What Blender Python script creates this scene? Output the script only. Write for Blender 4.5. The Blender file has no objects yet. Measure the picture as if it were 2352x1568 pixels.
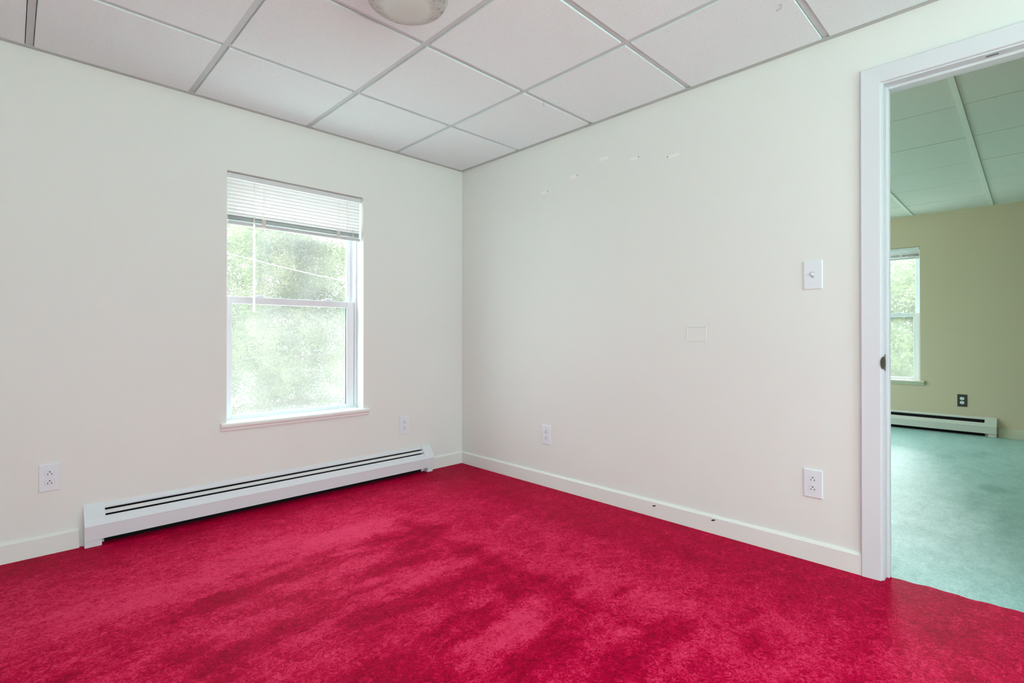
import bpy, bmesh, math, random
import numpy as np
from mathutils import Vector, Matrix, noise
random.seed(7)
PI = math.pi
SC = bpy.context.scene
COL = SC.collection

# ------------------------------------------------------------------ helpers
def srgb(r, g, b):
    f = lambda c: (c/255/12.92) if c/255 <= .04045 else ((c/255+.055)/1.055)**2.4
    return (f(r), f(g), f(b), 1)

def nodes_of(name):
    m = bpy.data.materials.new(name); m.use_nodes = True
    nt = m.node_tree; b = nt.nodes['Principled BSDF']
    return m, nt, b, nt.nodes['Material Output']

def plain(name, col, rough=.5, metal=0., bump=0., bscale=200., spec=.5):
    m, nt, b, out = nodes_of(name)
    b.inputs['Base Color'].default_value = (*col[:3], 1)
    b.inputs['Roughness'].default_value = rough
    b.inputs['Metallic'].default_value = metal
    b.inputs['Specular IOR Level'].default_value = spec
    if bump:
        tc = nt.nodes.new('ShaderNodeTexCoord'); n = nt.nodes.new('ShaderNodeTexNoise')
        n.inputs['Scale'].default_value = bscale; n.inputs['Detail'].default_value = 4
        bp = nt.nodes.new('ShaderNodeBump'); bp.inputs['Strength'].default_value = bump; bp.inputs['Distance'].default_value = .002
        nt.links.new(tc.outputs['Object'], n.inputs['Vector']); nt.links.new(n.outputs['Fac'], bp.inputs['Height'])
        nt.links.new(bp.outputs['Normal'], b.inputs['Normal'])
    return m

def bx(bm, x0, x1, y0, y1, z0, z1, bevel=0., mi=0):
    r = bmesh.ops.create_cube(bm, size=1)
    vs = r['verts']
    for v in vs:
        v.co = Vector(((x0+x1)/2 + v.co.x*(x1-x0), (y0+y1)/2 + v.co.y*(y1-y0), (z0+z1)/2 + v.co.z*(z1-z0)))
    fs = set(f for v in vs for f in v.link_faces)
    for f in fs: f.material_index = mi
    if bevel:
        es = list(set(e for v in vs for e in v.link_edges))
        bmesh.ops.bevel(bm, geom=es, offset=bevel, segments=2, profile=.5, affect='EDGES', clamp_overlap=True)
    return vs

def prism(bm, prof, x0, x1, axis='x'):
    """closed profile of (d, z) extruded along local x; d runs towards -y"""
    a = [bm.verts.new((x0, -d, z)) for d, z in prof]
    b = [bm.verts.new((x1, -d, z)) for d, z in prof]
    n = len(prof)
    for i in range(n):
        bm.faces.new((a[i], a[(i+1) % n], b[(i+1) % n], b[i]))
    bm.faces.new(a[::-1]); bm.faces.new(b)

def sheet(bm, prof, x0, x1, t):
    """open profile given thickness t, extruded along x"""
    P = [Vector((d, z)) for d, z in prof]
    off = []
    for i, p in enumerate(P):
        d = (P[min(i+1, len(P)-1)] - P[max(i-1, 0)]).normalized()
        off.append(p + Vector((-abs(d.y), -d.x if d.y < 0 else d.x))*t if False else p - Vector((abs(d.y), abs(d.x)))*t)
    prism(bm, [tuple(p) for p in P] + [tuple(p) for p in off[::-1]], x0, x1)

def tube(bm, pts, r, seg=8):
    rings = []
    pts = [Vector(p) for p in pts]
    for i, p in enumerate(pts):
        d = (pts[min(i+1, len(pts)-1)] - pts[max(i-1, 0)]).normalized()
        u = d.cross(Vector((0, 0, 1)));  u = u.normalized() if u.length > 1e-3 else Vector((1, 0, 0))
        w = d.cross(u); rr = r[i] if isinstance(r, (list, tuple)) else r
        rings.append([bm.verts.new(p + (u*math.cos(2*PI*k/seg) + w*math.sin(2*PI*k/seg))*rr) for k in range(seg)])
    for a, b in zip(rings, rings[1:]):
        for k in range(seg): bm.faces.new((a[k], a[(k+1) % seg], b[(k+1) % seg], b[k]))
    bm.faces.new(rings[0][::-1]); bm.faces.new(rings[-1])

def lathe(bm, prof, seg=64):
    rings = []
    for r, z in prof:
        if r < 1e-5: rings.append([bm.verts.new((0, 0, z))])
        else: rings.append([bm.verts.new((r*math.cos(2*PI*k/seg), r*math.sin(2*PI*k/seg), z)) for k in range(seg)])
    for a, b in zip(rings, rings[1:]):
        for k in range(seg):
            k2 = (k+1) % seg
            if len(a) == 1 and len(b) == 1: continue
            if len(a) == 1: bm.faces.new((a[0], b[k2], b[k]))
            elif len(b) == 1: bm.faces.new((a[k], a[k2], b[0]))
            else: bm.faces.new((a[k], a[k2], b[k2], b[k]))

def obj(name, bm, mats, parent=None, smooth=False, loc=None):
    me = bpy.data.meshes.new(name)
    bmesh.ops.recalc_face_normals(bm, faces=bm.faces[:])
    bm.to_mesh(me); bm.free()
    for m in (mats if isinstance(mats, (list, tuple)) else [mats]): me.materials.append(m)
    if smooth:
        for p in me.polygons: p.use_smooth = True
        try: me.set_sharp_from_angle(angle=math.radians(40))
        except Exception: pass
    o = bpy.data.objects.new(name, me); COL.objects.link(o)
    if parent: o.parent = parent
    if loc: o.location = loc
    return o

def struct(o, label=None):
    o['kind'] = 'structure'
    if label: o['label'] = label
    return o

def thing(name, label, cat, loc=(0, 0, 0), rotz=0., group=None):
    o = bpy.data.objects.new(name, None); COL.objects.link(o)
    o.empty_display_size = .1
    o.location = loc; o.rotation_euler = (0, 0, rotz)
    tag(o, label, cat, group)
    return o

def tag(o, label, cat, group=None):
    o['label'] = label; o['category'] = cat
    if group: o['group'] = group
    return o

def copy_tree(o, parent=None):
    c = o.copy(); COL.objects.link(c)
    if parent: c.parent = parent
    for ch in list(o.children): copy_tree(ch, c)
    return c

B = bmesh.new

# ------------------------------------------------------------------ measures
H = 2.220
XW, YS, XF = -3.4, -4.4, 4.26        # west wall, south wall, far wall of the next room
PW = .12                             # partition thickness
T = .6096
WIN = (-1.63, -.823, .49, 1.863)

# ------------------------------------------------------------------ materials
def wall_paint(name, col, rough=.55):
    m, nt, b, out = nodes_of(name)
    tc = nt.nodes.new('ShaderNodeTexCoord')
    n = nt.nodes.new('ShaderNodeTexNoise'); n.inputs['Scale'].default_value = 1.3; n.inputs['Detail'].default_value = 3
    n2 = nt.nodes.new('ShaderNodeTexNoise'); n2.inputs['Scale'].default_value = 260; n2.inputs['Detail'].default_value = 3
    r = nt.nodes.new('ShaderNodeValToRGB')
    r.color_ramp.elements[0].color = (*[c*.985 for c in col[:3]], 1); r.color_ramp.elements[0].position = .35
    r.color_ramp.elements[1].color = (*col[:3], 1); r.color_ramp.elements[1].position = .65
    bp = nt.nodes.new('ShaderNodeBump'); bp.inputs['Strength'].default_value = .08; bp.inputs['Distance'].default_value = .001
    L = nt.links.new
    L(tc.outputs['Object'], n.inputs['Vector']); L(tc.outputs['Object'], n2.inputs['Vector'])
    L(n.outputs['Fac'], r.inputs['Fac']); L(r.outputs['Color'], b.inputs['Base Color'])
    L(n2.outputs['Fac'], bp.inputs['Height']); L(bp.outputs['Normal'], b.inputs['Normal'])
    b.inputs['Roughness'].default_value = rough; b.inputs['Specular IOR Level'].default_value = .3
    return m

CREAM = (.780, .820, .790)
M_wall = wall_paint('cream wall paint', CREAM)
M_olive = wall_paint('olive wall paint', (.585, .49, .35))
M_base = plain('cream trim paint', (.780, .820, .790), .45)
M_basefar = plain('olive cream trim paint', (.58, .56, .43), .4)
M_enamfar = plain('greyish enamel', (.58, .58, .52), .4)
M_white = plain('white gloss trim paint', (.69, .735, .765), .5, bump=.05, bscale=60, spec=.3)
M_vinyl = plain('white vinyl', (.80, .815, .86), .45)
M_plast = plain('white plastic', (.76, .83, .87), .4)
M_slot = plain('dark slot', (.05, .05, .05), .6)
M_brown = plain('dark brown plastic', (.035, .025, .02), .4)
M_sill = plain('cream sill paint', (.81, .85, .82), .35)
M_enam = plain('white enamel', (.73, .79, .83), .35)
M_fin_shade = plain('dark fins and heater shade', (.011, .011, .012), .8, 0, spec=.05)  # near-black, so the colour carries shade inside and under the heaters
M_damper = plain('grey white damper', (.70, .73, .74), .35)
M_steel = plain('worn steel', (.28, .27, .25), .35, 1.)
M_grid = plain('white grid metal', (.57, .65, .65), .5)
M_gridfar = plain('white far grid metal', (.80, .82, .78), .4)
M_joint = plain('dark tile joint', (.16, .18, .16), .8)
M_angle = plain('grey wall angle', (.46, .50, .48), .5)
M_spackle = plain('white spackle', (.86, .87, .84), .7)
M_gouge = plain('dark hole', (.05, .045, .04), .8)
M_cord = plain('ivory cord', (.80, .78, .68), .6)
M_clip = plain('ivory clip', (.72, .70, .66), .5)
M_cob = plain('grey cobweb', (.35, .34, .32), .8)
M_pan = plain('white lamp pan', (.75, .74, .70), .4)
M_bark = plain('grey bark', (.16, .13, .11), .9, bump=.6, bscale=20)
M_cable = plain('pale cable', (.75, .76, .76), .5)
M_rail = plain('grey white blind rail', (.60, .63, .64), .4)

def tile_mat(name, c0, c1):
    m, nt, b, out = nodes_of(name); L = nt.links.new
    tc = nt.nodes.new('ShaderNodeTexCoord')
    mp = nt.nodes.new('ShaderNodeMapping'); mp.inputs['Scale'].default_value = (1, 1.6, 1); mp.inputs['Rotation'].default_value = (0, 0, .5)
    n = nt.nodes.new('ShaderNodeTexNoise'); n.inputs['Scale'].default_value = 105; n.inputs['Detail'].default_value = 5; n.inputs['Roughness'].default_value = .65
    n2 = nt.nodes.new('ShaderNodeTexNoise'); n2.inputs['Scale'].default_value = 260; n2.inputs['Detail'].default_value = 2
    r = nt.nodes.new('ShaderNodeValToRGB')
    r.color_ramp.elements[0].position = .27; r.color_ramp.elements[0].color = (*c0, 1)
    r.color_ramp.elements[1].position = .42; r.color_ramp.elements[1].color = (*c1, 1)
    ad = nt.nodes.new('ShaderNodeMath'); ad.operation = 'MULTIPLY_ADD'; ad.inputs[1].default_value = .35
    bp = nt.nodes.new('ShaderNodeBump'); bp.inputs['Strength'].default_value = .35; bp.inputs['Distance'].default_value = .002
    L(tc.outputs['Object'], mp.inputs['Vector']); L(mp.outputs['Vector'], n.inputs['Vector']); L(tc.outputs['Object'], n2.inputs['Vector'])
    L(n.outputs['Fac'], r.inputs['Fac']); L(r.outputs['Color'], b.inputs['Base Color'])
    L(n2.outputs['Fac'], ad.inputs[0]); L(n.outputs['Fac'], ad.inputs[2]); L(ad.outputs[0], bp.inputs['Height'])
    L(bp.outputs['Normal'], b.inputs['Normal']); b.inputs['Roughness'].default_value = .9; b.inputs['Specular IOR Level'].default_value = .15
    return m
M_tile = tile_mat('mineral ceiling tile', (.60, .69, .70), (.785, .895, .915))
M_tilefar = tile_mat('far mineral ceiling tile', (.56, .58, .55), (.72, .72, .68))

def carpet(name, ramp, sheen, sheen_tint, spec_rough, spec, patch, tint=None):
    """nap attribute (which way the pile lies, plus wall shade on the red floor) mixed with fibre noise"""
    m, nt, b, out = nodes_of(name); L = nt.links.new
    tc = nt.nodes.new('ShaderNodeTexCoord')
    at = nt.nodes.new('ShaderNodeAttribute'); at.attribute_name = 'nap'
    def nz(scale, detail, rough=.6, vec=None, dist=0.):
        n = nt.nodes.new('ShaderNodeTexNoise'); n.inputs['Scale'].default_value = scale; n.inputs['Detail'].default_value = detail
        n.inputs['Roughness'].default_value = rough; n.inputs['Distortion'].default_value = dist
        L(vec or tc.outputs['Object'], n.inputs['Vector']); return n
    mp = nt.nodes.new('ShaderNodeMapping'); mp.inputs['Scale'].default_value = (.55, 1, 1); L(tc.outputs['Object'], mp.inputs['Vector'])
    n0 = nz(20, 4, .6, mp.outputs['Vector'], 1.)     # trodden patches
    n1 = nz(52, 5, .62, dist=1.8)      # tufts
    n1b = nz(120, 3, .6, dist=2.5)     # curled strands
    n2 = nz(330, 2)                    # fibres
    def ma(op, a, bb, c=None):
        x = nt.nodes.new('ShaderNodeMath'); x.operation = op
        for i, v in enumerate((a, bb, c)):
            if v is None: continue
            if isinstance(v, (int, float)): x.inputs[i].default_value = v
            else: L(v, x.inputs[i])
        return x.outputs[0]
    t = ma('MULTIPLY_ADD', at.outputs['Fac'], patch[5], .45*(1-patch[5])+patch[6])
    for n, k in ((n0, patch[0]), (n1, patch[1]), (n1b, patch[2]), (n2, patch[3])):
        t = ma('MULTIPLY_ADD', ma('SUBTRACT', n.outputs['Fac'], .5), k, t)
    curl = ma('MAXIMUM', ma('MULTIPLY_ADD', ma('ABSOLUTE', ma('SUBTRACT', n1b.outputs['Fac'], .5), 0), -16., 1.), 0.)
    t = ma('MULTIPLY_ADD', curl, patch[4], t)
    r = nt.nodes.new('ShaderNodeValToRGB')
    while len(r.color_ramp.elements) < len(ramp): r.color_ramp.elements.new(.5)
    for e, (p, c) in zip(r.color_ramp.elements, ramp): e.position = p; e.color = (*c, 1)
    L(t, r.inputs['Fac']); L(r.outputs['Color'], b.inputs['Base Color'])
    bp = nt.nodes.new('ShaderNodeBump'); bp.inputs['Strength'].default_value = .55; bp.inputs['Distance'].default_value = .006
    hh = ma('MULTIPLY_ADD', n2.outputs['Fac'], .6, n1.outputs['Fac'])
    L(hh, bp.inputs['Height']); L(bp.outputs['Normal'], b.inputs['Normal'])
    b.inputs['Roughness'].default_value = spec_rough; b.inputs['Specular IOR Level'].default_value = spec
    if tint: b.inputs['Specular Tint'].default_value = (*tint, 1)
    b.inputs['Sheen Weight'].default_value = sheen; b.inputs['Sheen Roughness'].default_value = .35
    b.inputs['Sheen Tint'].default_value = (*sheen_tint, 1)
    return m
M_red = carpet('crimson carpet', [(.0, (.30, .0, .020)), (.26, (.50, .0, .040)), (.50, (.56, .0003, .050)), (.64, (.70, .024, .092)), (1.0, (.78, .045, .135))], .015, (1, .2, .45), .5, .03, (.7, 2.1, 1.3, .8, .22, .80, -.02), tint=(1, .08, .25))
M_green = carpet('sea green carpet', [(.05, (.08, .28, .255)), (.5, (.20, .45, .42)), (.95, (.39, .62, .60))], .35, (.85, 1, .98), .34, .9, (.8, 1.4, 1.0, .5, .15, 1, 0))

def pane_mat(name, haze, col=(.9, .95, .95)):
    m = bpy.data.materials.new(name); m.use_nodes = True; nt = m.node_tree; nt.nodes.clear(); L = nt.links.new
    out = nt.nodes.new('ShaderNodeOutputMaterial'); tr = nt.nodes.new('ShaderNodeBsdfTransparent'); tl = nt.nodes.new('ShaderNodeBsdfTranslucent')
    gl = nt.nodes.new('ShaderNodeBsdfGlossy'); gl.inputs['Roughness'].default_value = .03
    tl.inputs['Color'].default_value = (*col, 1); tr.inputs['Color'].default_value = (.97, .98, .98, 1)
    mx = nt.nodes.new('ShaderNodeMixShader'); m2 = nt.nodes.new('ShaderNodeMixShader')
    n = nt.nodes.new('ShaderNodeTexNoise'); n.inputs['Scale'].default_value = 5; n.inputs['Detail'].default_value = 4
    tc = nt.nodes.new('ShaderNodeTexCoord'); L(tc.outputs['Object'], n.inputs['Vector'])
    mr = nt.nodes.new('ShaderNodeMapRange'); mr.inputs[1].default_value = .3; mr.inputs[2].default_value = .7
    mr.inputs[3].default_value = haze*.75; mr.inputs[4].default_value = haze*1.25
    L(n.outputs['Fac'], mr.inputs[0]); L(mr.outputs[0], mx.inputs[0]); L(tr.outputs[0], mx.inputs[1]); L(tl.outputs[0], mx.inputs[2])
    m2.inputs[0].default_value = .02; L(mx.outputs[0], m2.inputs[1]); L(gl.outputs[0], m2.inputs[2])
    L(m2.outputs[0], out.inputs['Surface']); return m
M_pane = pane_mat('dusty window glass', .056, (1, .88, .85))
M_screen = pane_mat('insect screen mesh', .028, (.92, .80, .79))
M_wand = pane_mat('milky acrylic wand', .8, (1, .98, .96))
M_panefar = pane_mat('clear window glass', .055, (.97, .92, .88))

def slat_mat():
    m = bpy.data.materials.new('white blind slat'); m.use_nodes = True; nt = m.node_tree; b = nt.nodes['Principled BSDF']; out = nt.nodes['Material Output']; L = nt.links.new
    b.inputs['Base Color'].default_value = (.79, .79, .79, 1); b.inputs['Roughness'].default_value = .4
    tl = nt.nodes.new('ShaderNodeBsdfTranslucent'); tl.inputs['Color'].default_value = (.82, .74, .75, 1)
    mx = nt.nodes.new('ShaderNodeMixShader'); mx.inputs[0].default_value = .13
    L(b.outputs[0], mx.inputs[1]); L(tl.outputs[0], mx.inputs[2]); L(mx.outputs[0], out.inputs['Surface']); return m
M_slat = slat_mat()

def lamp_glass():
    m, nt, b, out = nodes_of('dusty opal glass'); L = nt.links.new
    tc = nt.nodes.new('ShaderNodeTexCoord')
    n = nt.nodes.new('ShaderNodeTexNoise'); n.inputs['Scale'].default_value = 55; n.inputs['Detail'].default_value = 4
    sx = nt.nodes.new('ShaderNodeSeparateXYZ'); L(tc.outputs['Object'], sx.inputs[0]); L(tc.outputs['Object'], n.inputs['Vector'])
    mr = nt.nodes.new('ShaderNodeMapRange'); mr.inputs[1].default_value = -.1215; mr.inputs[2].default_value = -.1150; L(sx.outputs['Z'], mr.inputs[0])
    r = nt.nodes.new('ShaderNodeValToRGB'); r.color_ramp.elements[0].position = .34; r.color_ramp.elements[0].color = (.26, .26, .245, 1)
    r.color_ramp.elements[1].position = .5; r.color_ramp.elements[1].color = (.47, .49, .46, 1); L(n.outputs['Fac'], r.inputs['Fac'])
    mx = nt.nodes.new('ShaderNodeMixRGB'); mx.inputs[1].default_value = (.60, .69, .645, 1)
    L(mr.outputs[0], mx.inputs[0]); L(r.outputs['Color'], mx.inputs[2]); L(mx.outputs[0], b.inputs['Base Color'])
    b.inputs['Roughness'].default_value = .35; return m
M_lampglass = lamp_glass()

def leaf_mat(name, c0, c1, tr=.35):
    m = bpy.data.materials.new(name); m.use_nodes = True; nt = m.node_tree; nt.nodes.clear(); L = nt.links.new
    out = nt.nodes.new('ShaderNodeOutputMaterial'); d = nt.nodes.new('ShaderNodeBsdfDiffuse'); tl = nt.nodes.new('ShaderNodeBsdfTranslucent')
    mx = nt.nodes.new('ShaderNodeMixShader'); mx.inputs[0].default_value = tr
    tc = nt.nodes.new('ShaderNodeTexCoord'); n = nt.nodes.new('ShaderNodeTexNoise'); n.inputs['Scale'].default_value = 1.6; n.inputs['Detail'].default_value = 3
    r = nt.nodes.new('ShaderNodeValToRGB'); r.color_ramp.elements[0].position = .35; r.color_ramp.elements[0].color = (*c0, 1)
    r.color_ramp.elements[1].position = .65; r.color_ramp.elements[1].color = (*c1, 1)
    L(tc.outputs['Object'], n.inputs['Vector']); L(n.outputs['Fac'], r.inputs['Fac'])
    L(r.outputs['Color'], d.inputs['Color']); L(r.outputs['Color'], tl.inputs['Color'])
    L(d.outputs[0], mx.inputs[1]); L(tl.outputs[0], mx.inputs[2]); L(mx.outputs[0], out.inputs['Surface']); return m
M_pine = leaf_mat('pine needles', (.058, .072, .062), (.19, .185, .09))
M_leaf = leaf_mat('light green leaves', (.072, .105, .045), (.225, .255, .115), .45)
M_bounce_ground = plain('pale bounce ground', (.72, .79, .71), .95)  # ground paled to bounce sky light up to the ceilings

# ------------------------------------------------------------------ room shell
def wall_x(name, y0, y1, x0, x1, holes, mats, split=None):
    """wall running along x with rectangular holes (x0,x1,z0,z1)"""
    bm = B(); z0, z1 = -.1, H+.25
    xs = sorted(set([x0, x1] + [h[0] for h in holes] + [h[1] for h in holes] + ([split] if split is not None else [])))
    for a, b in zip(xs, xs[1:]):
        mi = 1 if (split is not None and (a+b)/2 > split) else 0
        hs = [h for h in holes if h[0] <= a+1e-6 and h[1] >= b-1e-6]
        if hs:
            bx(bm, a, b, y0, y1, z0, hs[0][2], mi=mi); bx(bm, a, b, y0, y1, hs[0][3], z1, mi=mi)
        else: bx(bm, a, b, y0, y1, z0, z1, mi=mi)
    return struct(obj(name, bm, mats))
def wall_y(name, x0, x1, y0, y1, holes, mats, two=False):
    bm = B(); z1 = H+.25
    ys = sorted(set([y0, y1] + [h[0] for h in holes] + [h[1] for h in holes]))
    for a, b in zip(ys, ys[1:]):
        hs = [h for h in holes if h[0] <= a+1e-6 and h[1] >= b-1e-6]
        if hs:
            if hs[0][2] > 0: bx(bm, x0, x1, a, b, -.1, hs[0][2])
            bx(bm, x0, x1, a, b, hs[0][3], z1)
        else: bx(bm, x0, x1, a, b, -.1, z1)
    if two:
        bm.faces.ensure_lookup_table()
        for f in bm.faces:
            if f.calc_center_median().x > x1-.005: f.material_index = 1
    return struct(obj(name, bm, mats))

WALL_T = .2
north_far_fill = (.9, 3.8, .35, 2.0)  # unseen opening added to brighten the far room
wall_n = wall_x('wall_window_side', 0, WALL_T, XW-.15, XF+WALL_T, [WIN, north_far_fill], [M_wall, M_olive], split=.06)
south_fill_holes = [(-3.25, -1.8, .62, 2.0), (-1.5, -.4, .62, 2.0)]  # unseen openings added behind the camera for fill light
wall_x('wall_rear', YS-WALL_T, YS, XW-.15, XF+WALL_T, south_fill_holes, [M_wall, M_olive], split=.06)
west_fill_hole = (-4.0, -3.5, .5, 2.0)  # another out-of-view opening, put in as side fill
wall_y('wall_left_side', XW-WALL_T, XW, YS, 0, [west_fill_hole], M_wall)
DOOR = (-3.444, -2.626, -1, 1.973)
wall_door = wall_y('wall_right_side', 0, PW, YS, 0, [DOOR], [M_wall, M_olive], two=True)
FW = (-1.42-.007, -2.227)          # far window along y
FWIN = (FW[1], FW[0], .50, 1.895)
wall_far = wall_y('wall_far', XF, XF+WALL_T, YS, 0, [FWIN], M_olive)

# floors with a nap attribute; the red one also carries painted wall shade
def sstep(a, b, x):
    if a == b: return float(x > a)
    t = max(0., min(1., (x-a)/(b-a))); return t*t*(3-2*t)
def N(x, y, s): return noise.noise(Vector((x*s, y*s, 3.1)))
DARK = [(-1.18,-.90,.20,.065,.45),(-1.16,-1.07,.16,.05,.4),(-1.34,-1.18,.13,.06,.4),(-1.06,-1.66,.12,.09,.45),(-1.35,-1.47,.34,.07,.35),(-1.38,-1.72,.20,.09,.4),
        (-1.56,-1.45,.13,.07,.4),(-1.62,-.945,.20,.045,.35),(-1.27,-2.02,.12,.08,.35),(-1.15,-2.2,.24,.06,.35),(-1.71,-1.74,.13,.07,.45),(-1.96,-1.0,.22,.05,.35),
        (-1.88,-1.36,.22,.06,.3),(-.96,-.97,.10,.05,.25),(-.975,-1.26,.10,.05,.3),(-.9,-2.2,.12,.08,.3),(-1.6,-2.1,.2,.08,.3),(-2.15,-1.6,.25,.07,.3),(-.76,-2.45,.12,.07,.3)]
LIGHT = [(-1.22,-.70,.22,.09,.45),(-.99,-1.13,.09,.05,.15),(-1.34,-1.86,.17,.09,.35),(-1.58,-.67,.3,.12,.15),(-2.1,-.76,.3,.10,.2),(-2.05,-1.2,.22,.06,.2),(-1.3,-1.32,.26,.05,.25),(-.75,-1.9,.09,.3,.15),(-1.5,-1.05,.25,.06,.2),(-1.75,-1.55,.2,.06,.2)]
_r = random.Random(31)
MARKS = [(cx, cy, a*.88, b*.88, -.8*k, 2) for cx, cy, a, b, k in DARK] + [(cx, cy, a, b, k, 1.6) for cx, cy, a, b, k in LIGHT]
for _ in range(260):          # scuffs and tread marks of the trodden middle
    cx, cy = _r.uniform(-2.7, -.5), _r.uniform(-3.2, -.8)
    if cx > -.95 and _r.random() < .7: continue
    a = _r.choice((_r.uniform(.02, .06), _r.uniform(.05, .14))); MARKS.append((cx, cy, a, a*_r.uniform(.25, .55), _r.choice((-1, -1, 1))*_r.uniform(.10, .24), 3))
def marks(vs, nap):
    V = np.array(vs)[:, :2]; nap = np.array(nap)
    rs = np.random.RandomState(4)
    wob = np.array([noise.noise(Vector((x*22, y*22, 1))) for x, y in V])*.020 + np.array([noise.noise(Vector((x*60, y*60, 8))) for x, y in V])*.009
    X = V[:, 0]+wob*1.4; Y = V[:, 1]+wob
    for cx, cy, a, b, k, p in MARKS:
        m = (abs(X-cx) < 2*a) & (abs(Y-cy) < 2*b)
        q = ((X[m]-cx)/a)**2 + ((Y[m]-cy)/b)**2
        nap[m] += 1.25*k*np.exp(-q**(p+.6))
    return np.clip(nap, 0, 1).tolist()
def nap_shade_red(x, y):
    wx, wy = x + .04*N(x, y, 5) + .028*N(x, y+4, 24), y + .03*N(x+9, y, 6) + .020*N(x+3, y, 30)
    v = .38 + .10*N(x, y, 1.1) + .12*N(x, y, 4.5) + .14*N(x+7, y, 11)
    # streaks left by the vacuum, along the window wall
    inner = (1-sstep(-1.05, -.95, wx)) * (1-sstep(-.98, -.86, wy))
    st = .8*noise.noise(Vector((x*2.0, y*12.0, 0))) + .6*noise.noise(Vector((x*4.5, y*24, 5)))
    v += inner*(.22*st - .03)
    band = (sstep(-.93, -.87, wy + .05*N(x, y, 2.2)))*(1-sstep(-.62, -.25, wy))*(1-sstep(-1.1, -.85, wx))
    v += .20*band
    # line parallel to the door wall
    ridge = math.exp(-((wx+.985-.04*(y+1.4)*-1*.5)/.035)**2)*sstep(-2.3, -2.1, y)*(1-sstep(-.75, -.65, y))
    v -= .30*ridge
    v += .10*math.exp(-((wx+.86)/.09)**2)*(1-sstep(-.9, -.6, y))
    v -= .25*sstep(-.62, -.30, wx + .06*N(x, y, 3))          # less trodden strip along the door wall, its shade painted in too
    v -= .28*sstep(-.40, -.08, wy)  # pile by the window wall, darkened further for the shade there
    return max(0., min(1., v))
def nap_green(x, y):
    v = .5 + .16*N(x, y, 1.2) + .15*noise.noise(Vector((x*3, y*5.5, 1))) + .12*N(x, y, 12)
    for cx, cy, a, b, k in [(1.98, -2.87, .10, .07, .55), (2.9, -2.55, .12, .06, .3), (3.2, -2.75, .15, .05, .3), (.75, -2.62, .12, .08, .3), (1.2,-2.95,.3,.05,.25), (1.6,-2.8,.25,.05,.2)]:
        q = ((x-cx)/a)**2 + ((y-cy)/b)**2
        if q < 4: v -= k*math.exp(-q*q)
    return max(0., min(1., v))
def floor(name, x0, x1, y0, y1, step, fn, mat, skew=0.):
    nx, ny = int((x1-x0)/step), int((y1-y0)/step)
    vs, nap, fs = [], [], []
    for j in range(ny+1):
        for i in range(nx+1):
            y = y0+(y1-y0)*j/ny
            xa, xb = x0, x1
            if skew:
                e = .058 + .004*math.sin(y*31)+.003*math.sin(y*77+1)     # ragged seam in the doorway
                if skew > 0: xb = e+.004
                else: xa = e
            x = xa+(xb-xa)*i/nx
            vs.append((x, y, 0 if skew >= 0 else -.0012)); nap.append(fn(x, y))
    for j in range(ny):
        for i in range(nx):
            a = j*(nx+1)+i; fs.append((a, a+1, a+nx+2, a+nx+1))
    if fn is nap_shade_red: nap = marks(vs, nap)
    me = bpy.data.meshes.new(name); me.from_pydata(vs, [], fs); me.materials.append(mat)
    at = me.attributes.new('nap', 'FLOAT', 'POINT'); at.data.foreach_set('value', nap)
    o = bpy.data.objects.new(name, me); COL.objects.link(o); return struct(o)
floor('floor', XW, .06, YS, 0, .0105, nap_shade_red, M_red, 1)
floor('floor_far', .06, XF, YS, 0, .02, nap_green, M_green, -1)

# suspended ceilings
def ceiling(name, x0, x1, y0, y1, xl, yl, bw_x, bw_y, zt, zb, mt, mg, edge):
    """tiles (own mesh) and the grid as its part. xl, yl: grid lines; zt tile face, zb bar face"""
    bm = B()
    X = [x0]+xl+[x1]; Y = [y0]+yl+[y1]
    for i in range(len(X)-1):
        for j in range(len(Y)-1):
            a = X[i] + (bw_x/2+.001 if i else .020); b = X[i+1] - (bw_x/2+.001 if i < len(X)-2 else .020)
            c = Y[j] + (bw_y/2+.001 if j else .020); d = Y[j+1] - (bw_y/2+.001 if j < len(Y)-2 else .020)
            if b-a < .01 or d-c < .01: continue
            dz = random.uniform(-.0006, .0006)
            vs = bx(bm, a, b, c, d, zt+dz, zt+.03)
            if edge:
                for v in vs:
                    if v.co.z < zt+.01:
                        v.co.x += .0025 if v.co.x < (a+b)/2 else -.0025; v.co.y += .0025 if v.co.y < (c+d)/2 else -.0025
    o = struct(obj(name, bm, mt))
    g = B()
    if edge:
        for x in xl: bx(g, x-bw_x/2, x+bw_x/2, y0, y1, zb, zb+.03)
    else:
        q = B()
        for x in xl: bx(q, x-bw_x/2-.001, x+bw_x/2+.001, y0, y1, zt+.004, zt+.02)
        obj('tile_joint', q, M_joint, o)
    for y in yl: bx(g, x0, x1, y-bw_y/2, y+bw_y/2, zb+.0002, zb+.03)
    obj('ceiling_grid', g, mg, o)
    s = B(); bx(s, x0-.05, x1+.05, y0-.05, y1+.05, H+.08, H+.2); obj('deck', s, M_wall, o)
    return o
gx = [-.5847-k*T for k in range(4, -1, -1)]; gy = [-.6153-k*T for k in range(6, -1, -1)]
ceiling('ceiling', XW, 0, YS, 0, gx, gy, .024, .024, H-.003, H+.004, M_tile, M_grid, True)
fx = [.61+.63*k for k in range(6)]; fy = [-2.165-.607*k for k in range(3, -4, -1)]
ceiling('ceiling_far', PW, XF, YS, 0, fx, fy, .005, .026, H+.004, H-.004, M_tilefar, M_gridfar, False)
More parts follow.
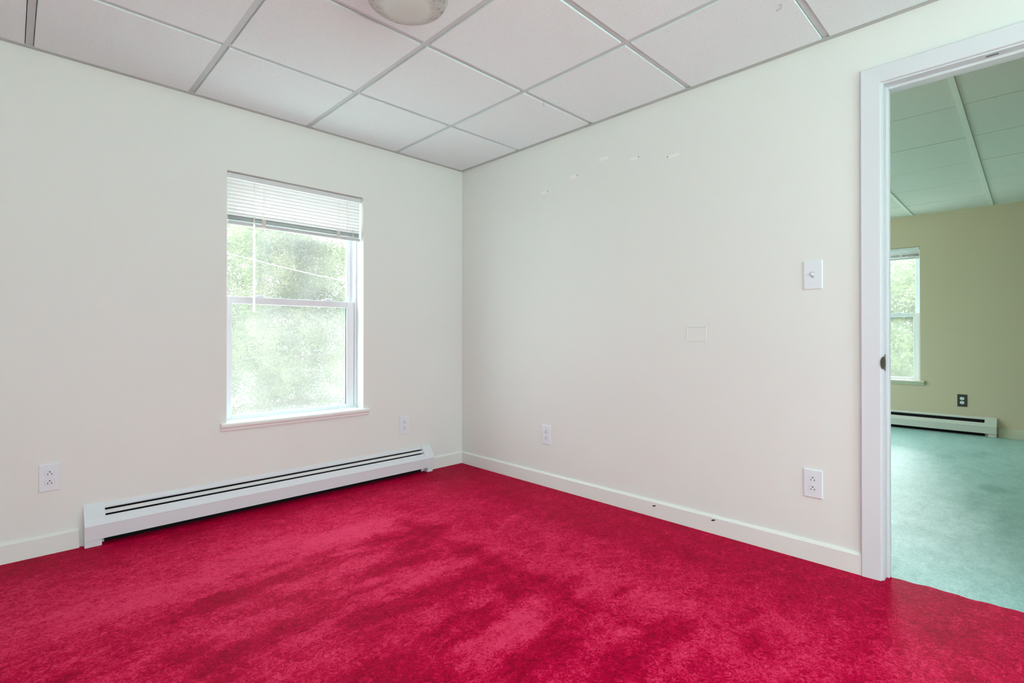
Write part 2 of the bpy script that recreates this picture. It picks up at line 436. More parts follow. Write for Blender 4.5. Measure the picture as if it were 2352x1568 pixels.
# wall angle
def angle(name, pts, mat, w=.022):
    bm = B()
    for (x0, x1, y0, y1) in pts: bx(bm, x0, x1, y0, y1, H-.006, H+.02)
    return struct(obj(name, bm, mat))
angle('trim_1', [(XW, 0, -.020, 0), (-.020, 0, YS, -.020), (XW, XW+.02, YS, -.02), (XW+.02, -.02, YS, YS+.02)], M_angle)
angle('trim_2', [(XF-.020, XF, YS, 0), (PW, PW+.02, YS, 0)], M_basefar)

# baseboards
def baseboard(name, x0, x1, y0, y1, mat, along):
    bm = B(); bx(bm, x0, x1, y0, y1, 0, .086)
    return struct(obj(name, bm, mat))
BT = .012
def bb_x(name, x0, x1, yy, s, mat):
    bm = B(); prism(bm, [(0, 0), (BT, 0), (BT, .078), (.005, .088), (0, .088)], x0, x1)
    for v in bm.verts: v.co.y = yy + s*v.co.y
    return struct(obj(name, bm, mat))
def bb_y(name, y0, y1, xx, s, mat):
    bm = B(); prism(bm, [(0, 0), (BT, 0), (BT, .078), (.005, .088), (0, .088)], y0, y1)
    for v in bm.verts: v.co = Vector((xx + s*v.co.y, v.co.x, v.co.z))
    return struct(obj(name, bm, mat))
bb_x('baseboard_left', XW, -2.240, 0, 1, M_base)
bb_x('baseboard_corner', -.296, 0, 0, 1, M_base)
bbr = bb_y('baseboard_right', -2.563, 0, 0, 1, M_base)
bb_y('baseboard_right_near', YS, -3.51, 0, 1, M_base)
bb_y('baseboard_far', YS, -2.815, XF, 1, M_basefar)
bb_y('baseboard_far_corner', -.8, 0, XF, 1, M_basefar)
bb_x('baseboard_rear', XW, 0, YS, -1, M_base)
bb_y('baseboard_left_side', YS, 0, XW, -1, M_base)
# chipped nail holes in the baseboard
for y, z in ((-1.635, .060), (-1.956, .066)):
    bm = B(); r = bmesh.ops.create_icosphere(bm, subdivisions=2, radius=1)
    for v in bm.verts:
        k = 1+.35*noise.noise(v.co*2+Vector((y, 0, 0)))
        v.co = Vector((-BT+v.co.x*.0012, y+v.co.y*.011*k, z+v.co.z*.0045*k - .3*v.co.y*.011))
    obj('nail_hole', bm, M_gouge, bbr, True)
# spackle smears on the door wall, each with a screw hole
for (y0, y1, z, hole) in [(-1.268, -1.338, 1.996, None), (-1.478, -1.533, 1.947, 1), (-1.712, -1.775, 1.903, 0), (-1.049, -1.108, 1.941, 1), (-.812, -.866, 1.891, 1)]:
    bm = B()
    n = 20; ring = []
    for k in range(n):
        a = 2*PI*k/n; rr = 1+.12*noise.noise(Vector((math.cos(a)*1.5, math.sin(a)*1.5, y0*9)))
        c = math.copysign(abs(math.cos(a))**.5, math.cos(a)); s = math.copysign(abs(math.sin(a))**.6, math.sin(a))
        ring.append((y0+(y1-y0)*(.5+.5*c*rr*.98), z + .0085*s*rr))
    a = [bm.verts.new((-.0004, y, zz)) for y, zz in ring]; b = [bm.verts.new((.0004, y, zz)) for y, zz in ring]
    for k in range(n): bm.faces.new((a[k], a[(k+1) % n], b[(k+1) % n], b[k]))
    bm.faces.new(a); bm.faces.new(b[::-1])
    p = obj('spackle_patch', bm, M_spackle, wall_door)
    if hole is not None:
        bm = B(); bmesh.ops.create_cone(bm, cap_ends=True, segments=10, radius1=.0028, radius2=.0028, depth=.0012, matrix=Matrix.Translation((-.0005, (y1 if hole else y0)-(.002 if hole else -.004), z+.002))@Matrix.Rotation(PI/2, 4, 'Y'))
        obj('screw_hole', bm, M_gouge, p)

# ------------------------------------------------------------------ windows
def window(name, loc, rotz, w, z0, z1, label, pane_m, screen=True, sill_m=M_sill):
    """local x along the wall to the right, y outward, origin at left jamb on the wall face"""
    o = bpy.data.objects.new(name, None); COL.objects.link(o); o.location = loc; o.rotation_euler = (0, 0, rotz); struct(o, label)
    # outer vinyl frame
    f = B()
    for x0, x1 in ((-.004, .001), (w-.016, w)):
        bx(f, x0, x1, .088, WALL_T, z0, z1, .002)
        xx = x1 if x0 < 0 else x0
        bx(f, min(xx, xx+(.004 if x0 < 0 else -.007)), max(xx, xx+(.004 if x0 < 0 else -.007)), .119, .124, z0, z1)
        bx(f, min(xx, xx+(.004 if x0 < 0 else -.007)), max(xx, xx+(.004 if x0 < 0 else -.007)), .150, .156, z0, z1)
    bx(f, .016, w-.016, .088, WALL_T, z1-.02, z1); bx(f, .016, w-.016, .088, WALL_T, z0, z0+.012)
    obj('window_frame', f, M_vinyl, o)
    zm = z0 + (z1-z0)*.493
    # lower sash
    y0, y1 = .092, .118
    s = B(); a, b = .002, w-.018
    st = .050
    bx(s, a, a+st, y0, y1, z0+.008, zm+.020, .003); bx(s, b-st, b, y0, y1, z0+.008, zm+.020, .003)
    bx(s, a+st, b-st, y0, y1, zm-.020, zm+.020, .003); bx(s, a+st, b-st, y0, y1, z0+.005, z0+.028, .003)
    bx(s, a+st-.010, a+st, y0+.008, y1-.004, z0+.025, zm-.01); bx(s, b-st, b-st+.010, y0+.008, y1-.004, z0+.025, zm-.01)
    sash = obj('sash', s, M_vinyl, o)
    g = B(); bx(g, a+st-.008, b-st+.008, .104, .108, z0+.022, zm-.014); obj('pane', g, pane_m, sash)
    for fx_ in (.25, .76):
        k = B(); bx(k, w*fx_-.035, w*fx_+.035, y0+.004, y1+.004, zm+.020, zm+.027, .003); bx(k, w*fx_-.014, w*fx_+.022, y0+.006, y1-.004, zm+.026, zm+.034, .003)
        obj('sash_lock', k, M_vinyl, sash)
    # upper sash
    y0, y1 = .126, .150; st2 = .034
    s = B()
    bx(s, a, a+st2, y0, y1, zm-.018, z1-.012, .003); bx(s, b-st2, b, y0, y1, zm-.018, z1-.012, .003)
    bx(s, a+st2, b-st2, y0, y1, z1-.055, z1-.012, .003); bx(s, a+st2, b-st2, y0, y1, zm-.018, zm+.016, .003)
    sash2 = obj('sash', s, M_vinyl, o)
    g = B(); bx(g, a+st2-.006, b-st2+.006, .136, .140, zm+.01, z1-.05); obj('pane', g, pane_m, sash2)
    if screen:
        g = B(); bx(g, .016, w-.016, .168, .1695, z0+.012, zm+.01); obj('insect_screen', g, M_screen, o)
    # stool with moulded nose
    s = B()
    prism(s, [(-.092, z0-.012), (.0, z0-.012), (.0, z0-.040), (.008, z0-.042), (.013, z0-.034), (.013, z0-.026), (.020, z0-.023), (.026, z0-.016), (.027, z0-.006), (.023, z0+.001), (.016, z0+.003), (-.092, z0+.003)], -.001, w+.001)
    # horns either side of the opening
    for x0, x1 in ((-.030, -.001), (w+.001, w+.034)):
        prism(s, [(0, z0-.040), (.008, z0-.042), (.013, z0-.034), (.013, z0-.026), (.020, z0-.023), (.026, z0-.016), (.027, z0-.006), (.023, z0+.001), (.016, z0+.003), (0, z0+.003)], x0, x1)
    obj('window_sill', s, sill_m, o)
    return o
WW = WIN[1]-WIN[0]
window('window_1', (WIN[0], 0, 0), 0, WW, WIN[2], WIN[3], 'white double-hung window above the baseboard heater', M_pane)
FWW = FW[0]-FW[1]
window('window_2', (XF, FW[0], 0), -PI/2, FWW, FWIN[2], FWIN[3], 'white double-hung window in the green carpeted room', M_panefar, False, M_basefar)

# ------------------------------------------------------------------ blinds
def slat(bm, x0, x1, yc, zc, tilt, w=.025):
    n = 5; pr = []
    for k in range(n):
        u = (k/(n-1)-.5)*w; c = .0022*(1-(2*k/(n-1)-1)**2)
        yy = u*math.cos(tilt) - c*math.sin(tilt); zz = u*math.sin(tilt) + c*math.cos(tilt)
        pr.append((yc+yy, zc+zz))
    rows = [[bm.verts.new((x, y, z)) for y, z in pr] for x in (x0, x1)]
    for k in range(n-1): bm.faces.new((rows[0][k], rows[1][k], rows[1][k+1], rows[0][k+1]))
def blind(loc, rotz, w, z1, n_open, label, wand_len, zrail, lean):
    o = thing('window_blind', label, 'blind', loc, rotz)
    yc = .036
    h = B(); bx(h, .006, w-.006, yc-.016, yc+.016, z1-.030, z1-.004, .002); bx(h, .006, w-.006, yc-.018, yc-.015, z1-.034, z1-.028)
    obj('headrail', h, M_rail if False else M_damper, o)
    zt = z1-.046; zb = zrail+.058 if n_open else z1-.04
    bm = B()
    for k in range(n_open):
        slat(bm, .010, w-.010, yc, zt-(zt-zb)*k/max(1, n_open-1) , -1.08+.02*math.sin(k))
    if n_open: obj('slat_panel', bm, M_slat, o, True)
    bm = B()
    for k in range(11): slat(bm, .010, w-.010, yc+.001*math.sin(k*2.1), zrail+.024+.0024*k, .05*math.sin(k*1.7)+(-.12 if k > 8 else 0))
    obj('slat_bundle', bm, M_slat, o, True)
    r = B(); bx(r, .010, w-.010, yc-.013, yc+.013, zrail, zrail+.020, .004); obj('bottom_rail', r, M_rail, o)
    for fx_ in (.245, .80):
        c = B(); bx(c, w*fx_-.011, w*fx_+.011, yc-.0155, yc-.0135, zrail+.001, zrail+.050, .001); bx(c, w*fx_-.006, w*fx_+.004, yc-.018, yc-.0135, zrail+.030, zrail+.046, .001)
        obj('ladder_clip', c, M_clip, o)
        if n_open:
            c = B(); tube(c, [(w*fx_, yc-.0145, z1-.03), (w*fx_, yc-.0145, zrail+.05)], .0009, 5); obj('ladder_cord', c, M_cord, o)
    if wand_len:
        xw = .142
        b_ = B(); tube(b_, [(xw+.002, yc-.018, z1-.03), (xw, yc-.024, z1-.06), (xw, yc-.024, zrail+.02)], .0012, 6); obj('wand_hook', b_, M_cord, o)
        b_ = B(); tube(b_, [(xw, yc-.024, zrail+.055), (xw, yc-.024, zrail-.0), (xw, yc-.024, zrail-wand_len), (xw, yc-.024, zrail-wand_len-.004)], [.003, .0056, .0056, .004], 8); obj('tilt_wand', b_, M_wand, o, True)
    xc = w-.058
    if n_open:
        b_ = B(); tube(b_, [(xc-.045, yc-.018, z1-.03), (xc-.046, yc-.02, zrail+.07), (xc-.042, yc-.024, zrail+.04), (xc-.034, yc-.026, zrail+.012), (xc-.022, yc-.026, zrail+.006), (xc-.012, yc-.026, zrail+.03), (xc-.010, yc-.022, zrail+.075)], .0012, 6); obj('lift_cord', b_, M_cord, o)
        b_ = B(); tube(b_, [(xc-.006, yc-.02, zrail+.09), (xc-.004, yc-.026, zrail+.05), (xc-.006, yc-.026, zrail+.01), (xc-.008, yc-.024, zrail-.025)], .0014, 6); obj('lift_cord', b_, M_cord, o)
        b_ = B(); tube(b_, [(w-.014, yc-.02, zrail+.12), (w-.009, yc-.024, zrail+.09), (w-.014, yc-.026, zrail+.058)], .0018, 6); obj('lift_cord', b_, M_cord, o)
    return o
blind((WIN[0], 0, 0), 0, WW, WIN[3], 10, 'white mini blind half drawn up in the window over the red carpet', .475, 1.578, 1)
blind((XF, FW[0], 0), -PI/2, FWW, FWIN[3], 3, 'white mini blind drawn fully up in the far window past the doorway', 0, FWIN[3]-.125, 1)

# ------------------------------------------------------------------ baseboard heaters
def heater(loc, rotz, L_, cap0, cap1, label, twin, M_enam=M_enam):
    o = thing('baseboard_heater', label, 'heater', loc, rotz)
    b = B(); prism(b, [(0, .03), (.003, .03), (.003, .158), (.012, .160), (.012, .166), (.004, .181), (0, .181)], cap0, L_-cap1); obj('back_panel', b, M_enam, o)
    b = B(); sheet(b, [(.0445, .1335), (.066, .101), (.058, .035)], cap0-.004, L_-cap1+.004, .0016); bx(b, cap0, L_-cap1, -.058, -.046, .034, .0355); obj('front_cover', b, M_enam, o)
    b = B(); sheet(b, [(.0235, .1535), (.034, .1395)], cap0, L_-cap1, .0012); obj('damper', b, M_damper if twin else M_fin_shade, o)
    b = B()
    n = int((L_-cap0-cap1)/.012)
    for k in range(n):
        x = cap0+.006+k*.012
        bx(b, x, x+.0006, -.046, -.008, .062, .118)
    tube(b, [(cap0, -.027, .09), (L_-cap1, -.027, .09)], .011, 10)
    bx(b, cap0, L_-cap1, -.0045, -.0031, .001, .1575)  # dark sheet down to the floor, standing in for shade in slot and gap
    obj('fin_element_shade_lining', b, M_fin_shade, o)
    for (x0, x1, f0, f1) in ((0, cap0, .001, .064), (L_-cap1, L_, L_-cap1+.024, L_-.002)):
        b = B(); prism(b, [(0, .034), (.0595, .034), (.0675, .101), (.051, .132), (.006, .183), (0, .183)], x0, x1)
        e = obj('end_cap', b, M_enam, o)
        b = B(); bx(b, f0, f1, -.050, -.004, 0, .0325, .003); obj('cap_foot', b, M_enam, e)
    return o
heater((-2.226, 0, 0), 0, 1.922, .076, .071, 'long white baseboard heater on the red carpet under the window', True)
heater((XF, -.85, 0), -PI/2, 1.952, .085, .085, 'white baseboard heater on the green carpet in the far room', False, M_enamfar)

# ------------------------------------------------------------------ door frame (no leaf in view)
dr = bpy.data.objects.new('door_1', None); COL.objects.link(dr); struct(dr, 'white cased doorway opening to the green carpeted room')
YJ0, YJ1, ZJ = -2.637, -3.433, 1.962       # jamb faces and head
def casing_prof():  # (across from inner edge outwards, proud)
    return [(0, 0), (0, .0095), (.0025, .012), (.054, .015), (.063, .016), (.067, .012), (.067, 0)]
b = B()
cp = casing_prof()
def sweep(path):   # path of (inner point, outward dir) corners, mitred
    rings = []
    for (y, z), (dy, dz) in path:
        rings.append([b.verts.new((-p, y+dy*a, z+dz*a)) for a, p in cp])
    n = len(cp)
    for r0, r1 in zip(rings, rings[1:]):
        for k in range(n): b.faces.new((r0[k], r0[(k+1) % n], r1[(k+1) % n], r1[k]))
    b.faces.new(rings[0]); b.faces.new(rings[-1][::-1])
yi0, yi1, zi = -2.630, -3.440, 1.968
sweep([((yi0, 0), (1, 0)), ((yi0, zi), (1, 1)), ((yi1, zi), (-1, 1)), ((yi1, 0), (-1, 0))])
obj('casing', b, M_white, dr, False)
b = B()
for v in cp: pass
def sweep2():
    rings = []
    for (y, z), (dy, dz) in [((yi0, 0), (1, 0)), ((yi0, zi), (1, 1)), ((yi1, zi), (-1, 1)), ((yi1, 0), (-1, 0))]:
        rings.append([b.verts.new((PW+p, y+dy*a, z+dz*a)) for a, p in cp])
    n = len(cp)
    for r0, r1 in zip(rings, rings[1:]):
        for k in range(n): b.faces.new((r0[k], r0[(k+1) % n], r1[(k+1) % n], r1[k]))
    b.faces.new(rings[0]); b.faces.new(rings[-1][::-1])
sweep2(); obj('casing', b, M_white, dr)
b = B(); bx(b, 0, PW, YJ0, YJ0+.011, 0, ZJ)
bx(b, 0, PW, YJ1-.011, YJ1, 0, ZJ); bx(b, 0, PW, YJ1-.011, YJ0+.011, ZJ, ZJ+.011)
jamb = obj('jamb', b, M_white, dr)
b = B(); bx(b, .040, .074, YJ0-.011, YJ0, 0, ZJ, .002); bx(b, .040, .074, YJ1, YJ1+.011, 0, ZJ, .002); bx(b, .040, .074, YJ1+.011, YJ0-.011, ZJ-.011, ZJ, .002)
obj('door_stop', b, M_white, dr)
# strike plate with curled lip
b = B()
n = 12
bx(b, .004, .030, YJ0-.0018, YJ0, .826, .892, .0006)
ring0, ring1 = [], []
for k in range(n+1):
    a = -PI/2 + PI*k/n
    ring0.append((math.cos(a)*.022, math.sin(a)*.026))
for k in range(n):
    (c0, s0), (c1, s1) = ring0[k], ring0[k+1]
    for yy in (YJ0-.0022, YJ0+.0004):
        pass
    v = [b.verts.new((.004-c0, YJ0-.002+c0*.40, .859+s0)), b.verts.new((.004-c1, YJ0-.002+c1*.40, .859+s1)), b.verts.new((.004, YJ0-.002, .859+s1)), b.verts.new((.004, YJ0-.002, .859+s0))]
    b.faces.new(v)
st = obj('strike_plate', b, M_steel, jamb)
b = B(); bx(b, .010, .022, YJ0-.0021, YJ0-.0015, .845, .873); obj('latch_hole', b, M_slot, st)
b = B(); bx(b, .015, .026, -2.968, -2.935, ZJ-.0015, ZJ, .0004); obj('catch_plate', b, M_steel, jamb)

# ------------------------------------------------------------------ outlets and switch (local x along wall, -y into room)
def plate_bm(w, h, t=.0062):
    bm = B()
    prof = [(0, 0), (.0008, .0045), (.0035, t), ]
    rings = []
    for ins, d in prof:
        x, z = w/2-ins, h/2-ins
        rings.append([bm.verts.new((sx*x, -d, sz*z)) for sx, sz in ((-1, -1), (1, -1), (1, 1), (-1, 1))])
    for r0, r1 in zip(rings, rings[1:]):
        for k in range(4): bm.faces.new((r0[k], r0[(k+1) % 4], r1[(k+1) % 4], r1[k]))
    bm.faces.new(rings[-1]); bm.faces.new(rings[0][::-1])
    return bm
def recept_bm(zc, t0, t1, ins=0.):
    bm = B(); pts = []
    R, hw = .0172-ins, .0142-ins
    n = 40
    for k in range(n):
        a = 2*PI*k/n
        x, z = R*math.cos(a), R*math.sin(a)
        z = max(-hw, min(hw, z)); pts.append((x, z+zc))
    a = [bm.verts.new((x, -t0, z)) for x, z in pts]; b = [bm.verts.new((x*.97, -t1, zc+(z-zc)*.97)) for x, z in pts]
    for k in range(n): bm.faces.new((a[k], a[(k+1) % n], b[(k+1) % n], b[k]))
    bm.faces.new(b); bm.faces.new(a[::-1]); return bm
M_gap = plain('grey shadow gap', (.42, .44, .46), .6)
def outlet(loc, rotz, label, plate_m, rec_m, group=None):
    o = thing('wall_outlet', label, 'outlet', loc, rotz, group)
    obj('cover_plate', plate_bm(.0735, .121), plate_m, o)
    for zc in (.0200, -.0200):
        r = obj('receptacle', recept_bm(zc, .0050, .0082), rec_m, o)
        g = obj('receptacle_gap', recept_bm(zc, .0050, .00635, -.0007), M_gap if plate_m is M_plast else M_brown, r)
        for (x, w, z, h) in ((-.0064, .0024, -.0035, .0085), (.0064, .0030, -.0035, .0068)):
            b = B(); bx(b, x-w/2, x+w/2, -.0086, -.0070, zc+z-h/2, zc+z+h/2); obj('slot', b, M_slot, r)
        b = B(); bmesh.ops.create_cone(b, cap_ends=True, segments=14, radius1=.0028, radius2=.0028, depth=.0016, matrix=Matrix.Translation((0, -.0078, zc+.0068))@Matrix.Rotation(PI/2, 4, 'X')); obj('slot', b, M_slot, r)
    b = B(); bmesh.ops.create_cone(b, cap_ends=True, segments=14, radius1=.0028, radius2=.0024, depth=.0012, matrix=Matrix.Translation((0, -.0066, 0))@Matrix.Rotation(PI/2, 4, 'X')); obj('screw', b, plate_m, o)
    return o
GO = 'white duplex outlets of the red carpeted room'
o1 = outlet((-2.341, 0, .336), 0, 'white outlet on the window wall, left of the long heater', M_plast, M_plast, GO)
def outlet_copy(loc, rotz, label):
    c = copy_tree(o1); c.location = loc; c.rotation_euler = (0, 0, rotz); c['label'] = label
outlet_copy((-.514, 0, .346), 0, 'white outlet under the window wall, above the right end of the long heater')
outlet_copy((0, -.862, .329), -PI/2, 'white outlet on the bare right wall, nearest the room corner')
outlet_copy((0, -2.388, .332), -PI/2, 'white outlet low beside the white door casing')
outlet((XF, -2.553, .328), -PI/2, 'dark brown outlet plate with two white sockets in the far room', M_brown, M_plast)
sw = thing('light_switch', 'white toggle light switch on the right wall beside the doorway', 'light switch', (0, -2.389, 1.227), -PI/2)
obj('cover_plate', plate_bm(.0735, .124), M_plast, sw)
b = B(); bx(b, -.0053, .0053, -.0066, -.0050, -.0125, .0125); obj('toggle_slot', b, M_gap, sw)
b = B()
vs = bx(b, -.0042, .0042, -.0170, -.0050, -.0075, .0055, .001); bmesh.ops.rotate(b, verts=b.verts[:], cent=(0, -.006, 0), matrix=Matrix.Rotation(math.radians(-28), 3, 'X')); obj('toggle', b, M_plast, sw)
for z in (.0302, -.0302):
    b = B(); bmesh.ops.create_cone(b, cap_ends=True, segments=16, radius1=.0032, radius2=.0028, depth=.0012, matrix=Matrix.Translation((0, -.0065, z))@Matrix.Rotation(PI/2, 4, 'X')); obj('screw', b, M_plast, sw)
cp_ = thing('blank_cover_plate', 'small blank cover plate painted over in the wall cream', 'cover plate', (0, -1.868, .975), -PI/2)
obj('plate', plate_bm(.100, .072, .0022), M_wall, cp_)

# ------------------------------------------------------------------ ceiling lamp
lamp = thing('ceiling_light', 'dusty opal glass dome light, switched off, on the tiled ceiling', 'ceiling light', (-1.490, -1.537, H))
b = B(); lathe(b, [(0, 0.002), (.118, .002), (.122, -.004), (.122, -.024), (.116, -.028), (0, -.028)]); obj('lamp_pan', b, M_pan, lamp, True)
b = B(); lathe(b, [(.112, -.026), (.126, -.030), (.137, -.045), (.1415, -.066), (.1405, -.084), (.133, -.099), (.120, -.109), (.098, -.117), (.065, -.123), (.03, -.126), (0, -.127)]); obj('glass_shade', b, M_lampglass, lamp, True)

# ------------------------------------------------------------------ cobwebs
for (x, y, z, pts, lab) in [(-.431, -1.222, H+.003, [(0, 0, 0), (.004, .002, -.012), (.001, .004, -.024), (.003, .003, -.030)], 'short cobweb strand under the grid bar nearest the room corner'),
                            (-.36, -2.36, H-.003, [(0, 0, 0), (-.014, -.022, -.006), (-.034, -.030, -.004), (-.052, -.026, -.012)], 'grey cobweb strand on the ceiling tile nearest the doorway')]:
    b = B(); tube(b, pts, .0009, 5); o = tag(obj('cobweb', b, M_cob, None, True), lab, 'cobweb'); o.location = (x, y, z)

# ------------------------------------------------------------------ outdoors
b = B(); bx(b, -60, 60, -60, 60, -3.3, -3.0); struct(obj('ground', b, M_bounce_ground))
def leaf_quad(vs, fs, c, d, n, l, w):
    i = len(vs); s = d.cross(n).normalized()*w
    vs += [tuple(c), tuple(c+d*l*.5+s), tuple(c+d*l), tuple(c+d*l*.5-s)]; fs.append((i, i+1, i+2, i+3))
def tree(name, label, x, y, h, r, kind, seed, dens, group):
    rnd = random.Random(seed)
    o = thing(name, label, 'tree', (x, y, -3), 0, group)
    b = B(); tube(b, [(0, 0, 0), (.05, .02, h*.3), (-.03, .05, h*.65), (0, 0, h*.95)], [r*.075, r*.06, r*.04, .02], 10); 
    vs, fs = [], []
    def cluster(c, rad, nn, ll, ww):
        for _ in range(nn):
            p = Vector((rnd.gauss(0, 1), rnd.gauss(0, 1), rnd.gauss(0, .7)))*rad*.5
            d = Vector((rnd.gauss(0, 1), rnd.gauss(0, 1), rnd.gauss(0.1, .8)))
            if kind == 'pine': d = (d + p.normalized()*1.2 if p.length > 1e-4 else d)
            d.normalize(); n = Vector((rnd.gauss(0, 1), rnd.gauss(0, 1), rnd.gauss(0.6, 1))).normalized()
            leaf_quad(vs, fs, c+p, d, n, ll*rnd.uniform(.6, 1.3), ww*rnd.uniform(.7, 1.3))
    if kind == 'pine':
        nw = int(h/.42)
        for k in range(nw):
            z = h*(.12+.86*k/nw); rr = r*(1-.8*(k/nw)**1.3)
            m = rnd.randint(6, 8); a0 = rnd.random()*7
            for q in range(m):
                a = a0+2*PI*q/m+rnd.uniform(-.25, .25); rl = rr*rnd.uniform(.65, 1.1); dr_ = -.16+.25*rnd.random()
                e = Vector((math.cos(a)*rl, math.sin(a)*rl, z+rl*dr_))
                tube(b, [(0, 0, z), tuple(Vector((0, 0, z)).lerp(e, .6)+Vector((0, 0, .05))), tuple(e)], [.022, .014, .005], 5)
                for t in range(7):
                    f = .25+.75*t/6
                    c = Vector((0, 0, z)).lerp(e, f) + Vector((rnd.gauss(0, .11), rnd.gauss(0, .11), rnd.gauss(0, .06)))
                    cluster(c, .22, int(dens*3.6), .078, .0075)
    else:
        for k in range(int(40*r)):
            while True:
                p = Vector((rnd.uniform(-1, 1), rnd.uniform(-1, 1), rnd.uniform(-1, 1)))
                if .35 < p.length < 1: break
            c = Vector((p.x*r, p.y*r, h*.56+p.z*h*.42))
            tube(b, [(0, 0, max(.5, c.z-1.2)), tuple(Vector((0, 0, c.z-.9)).lerp(c, .5)), tuple(c)], [.018, .010, .004], 5)
            for _ in range(6):
                cluster(c+Vector((rnd.gauss(0, .28), rnd.gauss(0, .28), rnd.gauss(0, .2))), .36, int(dens*(2.3 if y < 18 else 1)), .10 if y >= 18 else .066, .042 if y >= 18 else .026)
    obj('trunk', b, M_bark, o, True)
    me = bpy.data.meshes.new('foliage'); me.from_pydata(vs, [], fs); me.materials.append(M_pine if kind == 'pine' else M_leaf)
    f = bpy.data.objects.new('foliage', me); COL.objects.link(f); f.parent = o
    return o
GT = 'trees outside the window over the red carpet'; GF = 'trees outside the far window'
tree('pine_tree', 'pale green pine nearest the window over the red carpet', .95, 5.4, 5.9, 1.7, 'pine', 1, 30, GT)
tree('pine_tree', 'pine seen through the left part of the window over the red carpet', .3, 9.6, 6.9, 2.1, 'pine', 2, 24, GT)
tree('pine_tree', 'pine seen at the right edge of the window over the red carpet', 4.15, 7.9, 6.4, 1.7, 'pine', 3, 24, GT)
tree('leafy_tree', 'loose leafy tree behind the pines of the window over the red carpet', 3.4, 14.6, 8.0, 2.6, 'leaf', 4, 40, GT)
tree('leafy_tree', 'distant leafy tree filling the right of the window over the red carpet', 9.9, 14.9, 9.0, 2.6, 'leaf', 8, 40, GT)
for i, (x, y) in enumerate([(3.6, 21.2), (10.2, 22)]):
    tree('leafy_tree', ['broad tree far behind the pines, nearer of the two furthest trees', 'broad tree far behind the pines, most distant of all'][i], x, y, 9.5, 2.9, 'leaf', 20+i, 34, GT)
tree('leafy_tree', 'light green leafy tree close behind the far window', 9.2, -.55, 5.7, 2.2, 'leaf', 5, 40, GF)
tree('leafy_tree', 'taller leafy tree further behind the far window', 15.4, -1.4, 7.2, 2.8, 'leaf', 6, 40, GF)
b = B()
p0, p1 = Vector((-1.4, 4.2, 2.21)), Vector((3.2, 4.2, 1.62))
tube(b, [tuple(p0.lerp(p1, k/16) - Vector((0, 0, .10*(1-(2*k/16-1)**2)))) for k in range(17)], .004, 6)
tag(obj('overhead_cable', b, M_cable, None, True), 'pale overhead cable crossing the upper sash view before the pines', 'cable')

# ------------------------------------------------------------------ light: overcast sky through the visible windows and added unseen openings
w = bpy.data.worlds.new('overcast'); SC.world = w; w.use_nodes = True; nt = w.node_tree
bg = nt.nodes['Background']
tc = nt.nodes.new('ShaderNodeTexCoord'); sx = nt.nodes.new('ShaderNodeSeparateXYZ'); rp = nt.nodes.new('ShaderNodeValToRGB')
nt.links.new(tc.outputs['Generated'], sx.inputs[0]); nt.links.new(sx.outputs['Z'], rp.inputs['Fac']); nt.links.new(rp.outputs['Color'], bg.inputs['Color'])
rp.color_ramp.elements[0].color = (.485, .60, .607, 1); rp.color_ramp.elements[1].color = (.795, .98, 1.0, 1); rp.color_ramp.elements[1].position = .6
bg.inputs['Strength'].default_value = 8.7
sl = bpy.data.lights.new('hazy_sun', 'SUN'); sl.energy = 2.4; sl.angle = math.radians(13); sl.color = (.93, .98, 1.0)
so = bpy.data.objects.new('hazy_sun', sl); COL.objects.link(so); so.location = (12, 2, 6)
el = math.radians(19); so.rotation_euler = Vector((-.987*math.cos(el), -.16*math.cos(el), -math.sin(el))).to_track_quat('-Z', 'Y').to_euler()
def portal(name, loc, rot, sx_, sy_):
    l = bpy.data.lights.new(name, 'AREA'); l.shape = 'RECTANGLE'; l.size = sx_; l.size_y = sy_; l.cycles.is_portal = True
    o = bpy.data.objects.new(name, l); COL.objects.link(o); o.location = loc; o.rotation_euler = rot
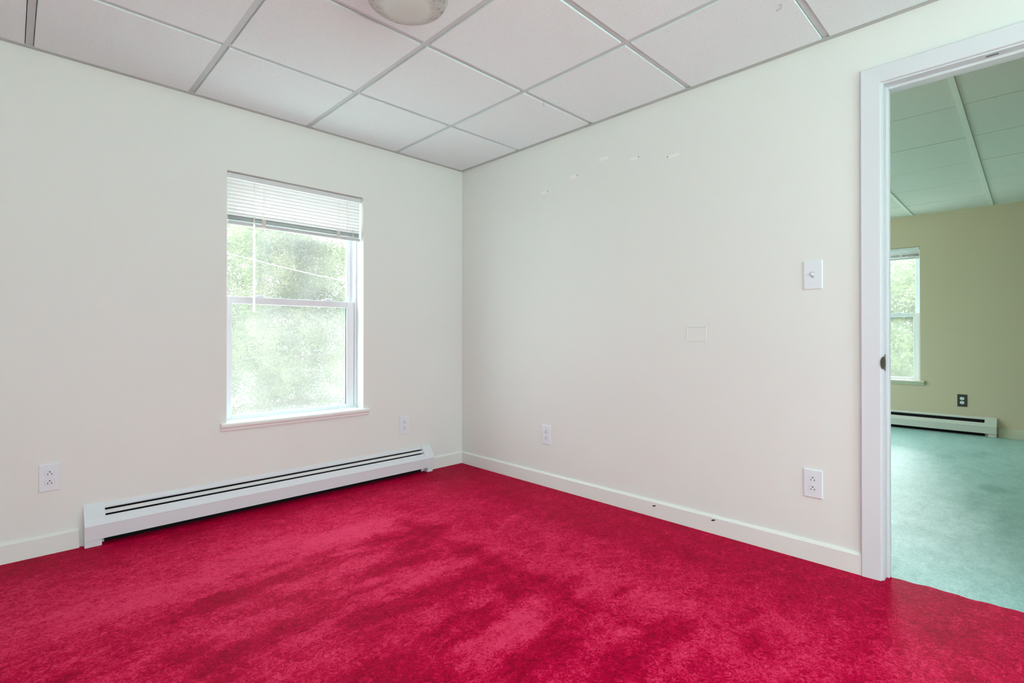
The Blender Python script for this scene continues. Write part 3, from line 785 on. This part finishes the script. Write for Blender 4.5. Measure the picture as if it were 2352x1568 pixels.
for h in (WIN, north_far_fill): portal('sky_portal', ((h[0]+h[1])/2, WALL_T+.01, (h[2]+h[3])/2), (-PI/2, 0, 0), h[1]-h[0], h[3]-h[2])
for h in south_fill_holes: portal('sky_portal', ((h[0]+h[1])/2, YS-WALL_T-.01, (h[2]+h[3])/2), (PI/2, 0, 0), h[1]-h[0], h[3]-h[2])
portal('sky_portal', (XW-WALL_T-.01, (west_fill_hole[0]+west_fill_hole[1])/2, (west_fill_hole[2]+west_fill_hole[3])/2), (0, -PI/2, 0), west_fill_hole[3]-west_fill_hole[2], west_fill_hole[1]-west_fill_hole[0])
portal('sky_portal', (XF+WALL_T+.01, (FWIN[0]+FWIN[1])/2, (FWIN[2]+FWIN[3])/2), (0, PI/2, 0), FWIN[3]-FWIN[2], FWIN[1]-FWIN[0])

# ------------------------------------------------------------------ camera (fitted to the photo)
f_px, ppx, ppy = 1176.66, 1171.70, 765.69
yaw, pit, rol = .77389, .00428, .00047
F = Vector((math.sin(yaw)*math.cos(pit), math.cos(yaw)*math.cos(pit), math.sin(pit)))
R0 = Vector((math.cos(yaw), -math.sin(yaw), 0)); U0 = R0.cross(F)
Rv = R0*math.cos(rol)+U0*math.sin(rol); Uv = -R0*math.sin(rol)+U0*math.cos(rol)
cam = bpy.data.cameras.new('camera'); co = bpy.data.objects.new('camera', cam); COL.objects.link(co)
M = Matrix((( Rv.x, Uv.x, -F.x, -2.47037), (Rv.y, Uv.y, -F.y, -3.05307), (Rv.z, Uv.z, -F.z, .96541), (0, 0, 0, 1)))
co.matrix_world = M
cam.sensor_width = 36; cam.lens = f_px*36/2352
cam.shift_x = (1176-ppx)/2352; cam.shift_y = (ppy-784)/2352
cam.clip_start = .02
SC.camera = co
SC.view_settings.view_transform = 'Standard'; SC.view_settings.look = 'None'; SC.view_settings.exposure = 0; SC.view_settings.gamma = 1
SC.view_settings.use_curve_mapping = False
SC.cycles.use_denoising = True
SC.cycles.max_bounces = 14; SC.cycles.diffuse_bounces = 8; SC.cycles.transparent_max_bounces = 24
SC.cycles.sample_clamp_indirect = 8
